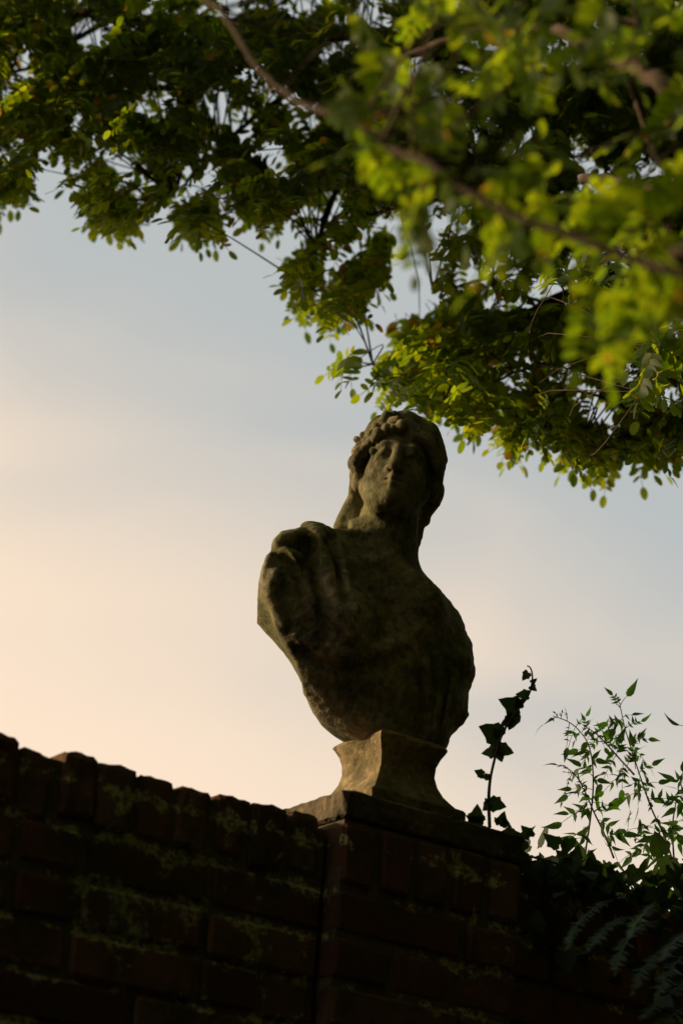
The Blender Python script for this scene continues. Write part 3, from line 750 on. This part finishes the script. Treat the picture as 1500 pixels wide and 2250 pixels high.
# near sprays hang singly from the near boughs
NEAR = []
for (poly, n, y0, y1) in (([(760, 70), (830, 60), (880, 190), (940, 190), (1000, 260), (1010, 420), (930, 540), (860, 560), (830, 420), (770, 290)], 28, 2.15, 2.6),
                          ([(900, -40), (1180, -40), (1250, 140), (1180, 220), (1040, 220), (900, 110)], 24, 2.1, 2.7),
                          ([(1000, 430), (1250, 520), (1540, 600), (1540, 800), (1400, 760), (1270, 740), (1130, 610), (1010, 520)], 26, 2.17, 2.6),
                          ([(1060, 300), (1250, 300), (1540, 260), (1540, 560), (1240, 500), (1060, 420)], 22, 2.2, 2.7),
                          ([(1180, -40), (1540, -40), (1540, 300), (1400, 260), (1250, 160)], 25, 2.1, 2.7)):
    NEAR += sample(poly, n, y0, y1)
NEARM = [leaf_matrix(p, NSK, math.radians(rng.uniform(0, 25)), rng.uniform(.62, .88)) for p in NEAR]
# middle sprays, a little in front of the mass and catching more light
MID = sample([(1180, 590), (1340, 560), (1360, 640), (1260, 680)], 9, 3.6, 4.0) + sample([(1330, 740), (1520, 720), (1520, 860), (1420, 880)], 12, 3.6, 4.0) + sample([(745, 790), (860, 800), (850, 830), (750, 825)], 5, 4.5, 4.7)
FRONT = sorted(anchors, key=lambda p: p.y)[:90]; fs = {id(p) for p in FRONT}
rest = [p for p in anchors if id(p) not in fs]
for p, mt in list(zip(NEAR, NEARM)) + [(p, leaf_matrix(p, SK, math.radians(20), 1.0)) for p in MID] + [(p, leaf_matrix(p, SK, .2, 1.0)) for p in FRONT]:
    o = put('leaf', VMESH[rng.integers(10)], tree, (0, 0, 0)); mt = mt.copy(); mt.translation = mt.translation - T0; o.matrix_basis = mt
tag(merge('foliage', rest, SK, VARS, 0.86, 0.15), kind='stuff')
tag(merge('side_foliage', beside, SK, VARS, 1.05, 0.15), kind='stuff')
tag(merge('shading_foliage', outside, SK, VARS, 1.9), kind='stuff')  # unseen leaves, added to cut the light from overhead
# twigs carrying the sprays
def twig_to(p, sk, r0, out):
    d = sk - np.array(tuple(p)); j = int(np.argmin((d ** 2).sum(1))); q = Vector(sk[j]); ln = (p - q).length
    mid = (p + q) / 2 + Vector(rng.normal(0, .10 * ln, 3)) + Vector((0, 0, .12 * ln))
    V, Fc = tube([v - T0 for v in catmull([q, mid, p], 4)], r0, r0 * .35, 4); out.add(V, Fc)
tw = MB()
for p in rest[::6]: twig_to(p, SK, .0026, tw)
tag(tw.build('twigs', MAT_TWIG, tree, True), kind='stuff')
tw2 = MB()
for p in NEAR[::2]: twig_to(p, NSK, .003, tw2)
for p in MID: twig_to(p, SK, .002, tw2)
tag(tw2.build('near_twigs', MAT_TWIG, tree, True), kind='stuff')
# bare twigs in the shade at the lower right
for pts in (((1370, 962, 4.5), (1330, 985, 4.5), (1290, 975, 4.5), (1250, 925, 4.5), (1232, 860, 4.5)), ((1330, 985, 4.5), (1310, 930, 4.5), (1300, 885, 4.5)), ((1370, 962, 4.5), (1372, 1000, 4.5), (1355, 1005, 4.5)), ((1500, 920, 4.5), (1478, 950, 4.5), (1450, 985, 4.5)), ((1290, 975, 4.5), (1220, 930, 4.5), (1170, 900, 4.5))):
    bough('twig', [P(*q) for q in pts], .003, .0012, MAT_BARK, 5, .1)

# ------------------------------------------------------------------ ivy, jasmine, ferns on the wall
def ivy_leaf(seed):
    r = random.Random(seed)
    pr = [(0, 0), (-.13, .22), (-.04, .44), (.17, .43), (.38, .50), (.52, .34), (.76, .21), (1.0, 0)]
    pts = [(x + r.uniform(-.03, .03), y + r.uniform(-.04, .04)) for x, y in pr]
    pts[0] = (0, 0)
    up = pts; dn = [(x + r.uniform(-.04, .04), -y) for x, y in pr[1:-1]][::-1]
    loop = up + dn; V = [(0.35, 0, 0.02)] + [(x, y, 0.10 * abs(y) - .12 * x * x) for x, y in loop]; m = len(loop)
    me = bpy.data.meshes.new('leaf'); me.from_pydata(V, [], [(0, 1 + i, 1 + (i + 1) % m) for i in range(m)]); me.update(); me.materials.append(MAT_IVY)
    return me
IVY = [ivy_leaf(i) for i in range(6)]
def face_dir(p, ax, nrm, size):
    x = Vector(ax).normalized(); z = Vector(nrm); z = (z - x * z.dot(x)).normalized(); y = z.cross(x)
    M4 = Matrix((x, y, z)).transposed().to_4x4(); M4 = M4 @ Matrix.Scale(size, 4); M4.translation = p; return M4
def view_dir(du, dv): return CR * du - CU * dv
VN = -_F
def put_m(name, me, parent, mt):
    o = bpy.data.objects.new(name, me); mt = mt.copy(); mt.translation -= parent.location; o.matrix_basis = mt; return link(o, parent)

YI = 3.94
ivy = empty('ivy_shoot', tuple(P(1075, 1815, YI))); ivy.location.z = TOPZ
tag(ivy, 'single upright ivy shoot growing from the pier top beside the bust', 'ivy')
IB = ivy.location
sp = [(1075, 1818), (1073, 1760), (1076, 1715), (1086, 1668), (1099, 1622), (1118, 1586), (1142, 1553), (1160, 1528), (1168, 1502), (1168, 1478), (1163, 1466), (1157, 1463)]
V, Fc = tube([p - IB for p in catmull([P(u, v, YI + .004 * math.sin(i)) for i, (u, v) in enumerate(sp)], 5)], .0031, .0010, 6)
mesh_obj('stem', V, Fc, MAT_STEM, ivy, True)
# place, pointing direction (in the picture), size in picture px
for u, v, du, dv, sz in [(1160, 1478, -.7, .8, 18), (1166, 1500, .9, -.5, 13), (1165, 1507, .7, .6, 14), (1160, 1528, -.8, -.1, 22), (1140, 1556, -.9, -.4, 38), (1140, 1556, -.1, -.9, 20), (1128, 1570, -.2, .9, 30), (1124, 1578, -.6, .4, 24), (1099, 1620, -.9, -.5, 42), (1099, 1618, -.4, -.4, 20), (1093, 1644, .7, .2, 28), (1092, 1645, .3, .9, 24), (1090, 1652, -1, .05, 26), (1074, 1708, -.9, -.1, 15), (1060, 1703, -.8, -.5, 17), (1077, 1763, .9, .35, 30), (1076, 1765, -.6, .6, 18), (1070, 1763, -.4, -.9, 9), (1060, 1805, -.9, -.2, 26), (1045, 1806, .1, -.95, 30), (1040, 1806, -.5, -.5, 18), (1098, 1812, .35, -.95, 24), (1100, 1806, .9, .3, 18), (1092, 1806, -.4, -.6, 10), (1116, 1832, .2, -.9, 16), (1148, 1838, .5, -.9, 10), (1020, 1800, -.5, -.8, 8)]:
    y = YI if v < 1790 else YI + .01
    nr = (VN + Vector(rng.normal(0, .42, 3)))
    put_m('leaf', IVY[rng.integers(6)], ivy, face_dir(P(u, v, y), view_dir(du, dv) + VN * rng.uniform(-.25, .25), nr, sz * 1.25 / FPX * 4.3))
for a, b in (((1074, 1708), (1060, 1703)), ((1075, 1778), (1070, 1763)), ((1110, 1820), (1098, 1800)), ((1122, 1828), (1108, 1814))):
    V, Fc = tube([P(*a, YI) - IB, (P(*a, YI) + P(*b, YI)) / 2 - IB, P(*b, YI) - IB], .0012, .0009, 4); mesh_obj('leaf_stalk', V, Fc, MAT_STEM, ivy, True)

# ivy sprawling along the lower wall top
def wall_pt(t, n, z): return Vector((CORNER.x, CORNER.y, 0)) + WD * t + ND * n + Vector((0, 0, z))
mat_ivy = empty('ivy_on_wall', tuple(wall_pt(.9, .1, WZ))); tag(mat_ivy, 'dark ivy sprawling along the top of the low wall right of the pier', 'ivy')
for k in range(3):
    pts = [wall_pt(.40 + .07 * i, .03 + .05 * k + rng.uniform(-.025, .025), WZ + .004 + rng.uniform(0, .02)) for i in range(15)]
    V, Fc = tube([p - mat_ivy.location for p in catmull(pts, 4)], .0024, .0014, 5); mesh_obj('stem', V, Fc, MAT_STEM, mat_ivy, True)
for i in range(290):
    t = rng.uniform(.385, 1.25); nf = rng.uniform(-.03, .16); z = WZ + rng.uniform(-.02, .06) * (1 if rng.random() < .75 else 1.5)
    if rng.random() < .25: nf = rng.uniform(-.05, -.01) + YF; z = WZ - rng.uniform(.0, .16)
    z += .075 * max(0, t - .45) * rng.random()
    p = wall_pt(t, nf, z)
    put_m('leaf', IVY[rng.integers(6)], mat_ivy, face_dir(p, Vector(rng.normal(0, 1, 3)) + Vector((0, 0, .1)), VN + Vector((0, 0, .3)) + Vector(rng.normal(0, .6, 3)), rng.uniform(.024, .042)))

iv = MB()
for i in range(620):
    t = rng.uniform(.385, 1.9); p = wall_pt(t, rng.uniform(-.01, .2), WZ + rng.uniform(-.01, .03 + .11 * min(.55, max(0, t - .42)))) - mat_ivy.location
    me = IVY[rng.integers(6)]; A4 = face_dir(p, Vector(rng.normal(0, 1, 3)), VN + Vector((0, 0, .3)) + Vector(rng.normal(0, .7, 3)), rng.uniform(.02, .04))
    iv.add([A4 @ v.co for v in me.vertices], [tuple(f.vertices) for f in me.polygons])
tag(iv.build('foliage', leaf_material('ivy_mass', (0.02, 0.04, 0.012), (0.04, 0.065, 0.016), (0.03, 0.08, 0.01), (0.07, 0.13, 0.015), None, 0.35, 0.2), mat_ivy), kind='stuff')

# jasmine: thin arching stems with pinnate leaves
JV, JF = leaflet_verts(1.0, 0.38, .2, 1.0)
JM = []
for i in range(4):
    me = bpy.data.meshes.new('leaf'); bend = .25 * math.sin(2.1 * i)
    me.from_pydata([(x, y + bend * .25 * x * x, z - .12 * i * x * x) for x, y, z in JV], [], JF); me.update(); me.materials.append(MAT_JAS)
    me.polygons.foreach_set('use_smooth', [True] * len(me.polygons)); JM.append(me)
def jasmine(label, y, stems, leaves):
    base = P(*stems[0][0], y); root = empty('jasmine', (base.x, base.y, base.z))
    tag(root, label, 'climber', 'jasmine sprays growing on the low wall')
    for st in stems:
        pts = [P(u, v, y + .03 * math.sin(i * 1.3)) for i, (u, v) in enumerate(st)]
        V, Fc = tube([p - root.location for p in catmull(pts, 5)], .0021, .0008, 5); mesh_obj('stem', V, Fc, MAT_STEM, root, True)
    for st in stems:
        for i in range(1, len(st) - 1):
            for q in range(1):
                t = rng.random(); u, v = (st[i][0] * (1 - t) + st[i + 1][0] * t, st[i][1] * (1 - t) + st[i + 1][1] * t)
                leaves = leaves + [(u, v, rng.uniform(-60, 240), rng.uniform(18, 40), rng.uniform(15, 24), int(rng.integers(1, 4)))]
    for (u, v, ang, ln, sz, pairs) in leaves:
        a = math.radians(ang); d = view_dir(math.cos(a), -math.sin(a)); dep = rng.uniform(-.45, .45); yy = y + rng.uniform(-.04, .04)
        p0 = P(u, v, yy); k = yy / math.cos(PITCH) * .98 / FPX; ln *= k; sz *= k * 1.05
        d3 = (d + VN * dep).normalized(); tip = p0 + d3 * ln + Vector((0, 0, -.18 * ln))
        q = [p0.lerp(tip, t) + Vector((0, 0, .10 * ln * math.sin(math.pi * t))) for t in (0, .33, .66, 1)]
        V, Fc = tube([x - root.location for x in q], .0009, .0005, 3); mesh_obj('leaf_stalk', V, Fc, MAT_STEM, root, True)
        nr = (VN * rng.uniform(.4, 1) + Vector((0, 0, .3)) + Vector(rng.normal(0, .35, 3))).normalized()
        for i in range(pairs):
            t = .25 + .65 * i / max(1, pairs); pt = p0.lerp(tip, t) + Vector((0, 0, .10 * ln * math.sin(math.pi * t)))
            side = d3.cross(nr).normalized()
            for s in (-1, 1):
                x = (d3 * .55 + side * s * .85).normalized() + Vector(rng.normal(0, .15, 3)) + Vector((0, 0, -.12))
                put_m('leaf', JM[rng.integers(4)], root, face_dir(pt, x, nr + Vector(rng.normal(0, .35, 3)), sz * rng.uniform(.8, 1.15)))
        put_m('leaf', JM[rng.integers(4)], root, face_dir(tip, d3 + Vector((0, 0, -.2)), nr + Vector(rng.normal(0, .3, 3)), sz * rng.uniform(1.4, 1.9)))
S1 = [(1283, 1890), (1290, 1840), (1297, 1790), (1302, 1733), (1300, 1673), (1290, 1633), (1273, 1607), (1248, 1586), (1214, 1573)]
S2 = [(1347, 1885), (1327, 1833), (1303, 1783), (1283, 1737), (1263, 1703), (1238, 1682)]
jasmine('thin jasmine spray nearest the pier, its tip arching left against the sky', 4.30, [S1, S2],
        [(1300, 1640, 185, 30, 24, 0), (1290, 1633, 20, 18, 22, 0), (1296, 1650, 180, 8, 24, 1), (1299, 1668, 0, 8, 24, 1), (1300, 1690, 190, 8, 24, 1), (1302, 1712, 0, 8, 22, 1), (1262, 1600, 250, 40, 24, 1), (1273, 1607, 240, 20, 14, 1), (1250, 1587, 265, 50, 11, 4), (1245, 1584, 95, 24, 9, 3), (1232, 1578, 85, 16, 8, 2), (1225, 1576, 120, 12, 7, 2), (1278, 1608, 60, 22, 14, 2), (1300, 1735, 170, 44, 18, 2), (1283, 1737, 110, 30, 12, 3), (1265, 1705, 150, 26, 7, 4), (1256, 1698, 245, 60, 10, 4), (1242, 1684, 160, 14, 7, 2), (1285, 1745, 280, 26, 20, 1), (1300, 1775, 200, 70, 27, 2), (1296, 1790, 165, 50, 24, 1), (1303, 1783, 30, 44, 26, 1), (1312, 1800, 330, 42, 26, 2), (1292, 1830, 235, 40, 26, 1), (1290, 1845, 165, 28, 22, 1), (1326, 1830, 300, 60, 26, 2), (1330, 1840, 20, 40, 22, 2), (1288, 1860, 210, 36, 26, 1), (1340, 1870, 110, 36, 22, 1), (1285, 1870, 330, 26, 24, 1), (1300, 1760, 140, 36, 24, 1)])
S3 = [(1480, 1905), (1468, 1865), (1455, 1830), (1430, 1777), (1410, 1720), (1387, 1650), (1372, 1600), (1363, 1560), (1361, 1545)]
S4 = [(1392, 1702), (1360, 1667), (1333, 1637), (1310, 1613), (1280, 1594)]
S5 = [(1480, 1900), (1476, 1823), (1482, 1773), (1490, 1730)]
lv = [(1363, 1548, 60, 26, 26, 0), (1362, 1555, 130, 14, 8, 3), (1368, 1575, 20, 22, 18, 1), (1374, 1600, 35, 40, 15, 3), (1366, 1580, 215, 30, 20, 2), (1380, 1625, 10, 44, 16, 3), (1384, 1640, 320, 50, 20, 2), (1372, 1605, 235, 44, 20, 3), (1362, 1590, 170, 30, 18, 2), (1345, 1645, 110, 30, 18, 2), (1330, 1634, 85, 34, 20, 2), (1310, 1613, 60, 26, 18, 2), (1300, 1605, 240, 24, 20, 1), (1290, 1598, 110, 20, 12, 2), (1352, 1660, 240, 60, 20, 3), (1368, 1676, 265, 50, 22, 3), (1376, 1684, 60, 40, 18, 3), (1395, 1690, 95, 60, 20, 3), (1400, 1700, 40, 40, 20, 2), (1404, 1710, 265, 50, 24, 2), (1412, 1725, 20, 34, 22, 1), (1416, 1735, 200, 60, 24, 2), (1424, 1760, 20, 40, 22, 2), (1385, 1690, 210, 70, 22, 3)]
for i in range(18):
    u, v = 1385 + rng.uniform(-15, 105), 1790 + rng.uniform(-30, 85)
    lv.append((u, v, rng.uniform(150, 380), rng.uniform(25, 50), rng.uniform(19, 27), int(rng.integers(1, 3))))
jasmine('bushy jasmine spray at the right edge, dense green leaves at its foot', 4.36, [S3, S4, S5], lv)
S6 = [(1560, 1900), (1540, 1800), (1525, 1720), (1515, 1640), (1505, 1590)]
jasmine('jasmine leaves reaching in from the right edge of the view', 4.34, [S6, [(1545, 1820), (1510, 1760), (1492, 1716)]],
        [(1510, 1600, 150, 22, 28, 0), (1500, 1720, 150, 20, 24, 2), (1495, 1716, 80, 24, 20, 1), (1512, 1760, 200, 30, 24, 2), (1530, 1790, 190, 40, 24, 2), (1500, 1730, 260, 26, 22, 1)])

# ferns hanging out of the wall at the lower right
def frond(root, pts, wid, mat=MAT_FERN):
    mb = MB(); q = catmull(pts, 9); n = len(q)
    V, Fc = tube([p - root.location for p in q], .0016, .0006, 4); mb.add(V, [f for f in Fc if len(f) == 4])
    for i in range(2, n):
        t = i / (n - 1); d = (q[min(i + 1, n - 1)] - q[i - 1]).normalized(); side = d.cross(Vector((0, -.35, 1))).normalized()
        w = .85 * wid * (math.sin(math.pi * min(1, .12 + .88 * t)) ** .7) + .004
        for s in (-1, 1):
            if rng.random() < .12: continue
            x = (side * s + d * rng.uniform(.3, .8) + Vector((0, 0, -.25)) + Vector(rng.normal(0, .16, 3))).normalized(); w2 = w; w = w * rng.uniform(.55, 1.0); b = q[i] - root.location; e = x.cross(Vector((0, -.3, 1))).normalized() * .0048
            c = d * .0055
            mb.add([b - c, b + x * w * .5 - c * 1.1, b + x * w, b + x * w * .5 + c * 1.1, b + c], [(0, 1, 3, 4), (1, 2, 3)]); w = w2
    return mb.build('frond', mat, root)
fern = empty('fern', tuple(P(1460, 2010, 4.05))); tag(fern, 'fern with drooping fronds growing out of the shaded wall at lower right', 'fern')
for base, pts, wd in [((1345, 1975), [(1310, 1990), (1262, 2040), (1245, 2085)], .02), ((1400, 2010), [(1345, 2025), (1310, 2060), (1290, 2090)], .02), ((1450, 2020), [(1400, 2040), (1365, 2090), (1350, 2140)], .026), ((1480, 2080), [(1450, 2090), (1410, 2130), (1385, 2185)], .026), ((1520, 2090), [(1490, 2110), (1460, 2150), (1440, 2200)], .028), ((1540, 2130), [(1500, 2160), (1450, 2200), (1405, 2240)], .028), ((1440, 1980), [(1420, 2000), (1395, 2030), (1380, 2060)], .02), ((1540, 2200), [(1490, 2220), (1450, 2260), (1420, 2300)], .03), ((1530, 2040), [(1505, 2050), (1470, 2080), (1450, 2110)], .022)]:
    ys = 4.05
    frond(fern, [P(*base, ys)] + [P(u, v, ys - .25 * (i + 1) ** .8) for i, (u, v) in enumerate(pts)], wd)

# ------------------------------------------------------------------ added evergreen screen, out of view, blocking light from behind and the right
def shade_hedge():
    root = empty('added_shade_screen', (0, -3.0, 0)); tag(root, 'very tall dark evergreen screen added out of view behind the viewpoint to block light', 'shade_hedge')
    m, nt, b = new_mat('shade_hedge_core'); b.inputs['Base Color'].default_value = (0.012, 0.018, 0.006, 1)
    mb = MB(); mb.add(*box(-5, 6.2, -1.0, 0.25, 0, 9.6)); mb.add(*box(6.25, 7.4, -1.0, 13.0, 0, 9.6)); mb.build('shade_core', m, root)  # solid core of the added light-blocking screen
    Vs = []
    for N, horiz in ((12000, True), (13000, False)):
        t = rng.uniform(-5, 6.2, N) if horiz else rng.uniform(-1, 13, N); z = rng.uniform(0.02, 9.9, N)
        off = 0.28 + rng.normal(0, .07, N) + .12 * np.sin(t * 1.7) * np.sin(z * 2.1)
        x, y = (t, off) if horiz else (6.25 - off + .25, t)
        a = rng.normal(0, 1, (N, 3)); a /= np.linalg.norm(a, axis=1)[:, None]; bb = np.cross(a, rng.normal(0, 1, (N, 3))); bb /= np.linalg.norm(bb, axis=1)[:, None]
        c = np.stack([x, y, z], 1); s = rng.uniform(.05, .11, (N, 1))
        Vs.append(np.stack([c - a * s, c + bb * s * .45, c + a * s, c - bb * s * .45], 1).reshape(-1, 3))
    V = np.concatenate(Vs); me = np_mesh('foliage', V, np.arange(len(V)).reshape(-1, 4), MAT_IVY, False); tag(put('foliage', me, root, (0, 0, 0)), kind='stuff')  # leaf cover of the added screen
shade_hedge()
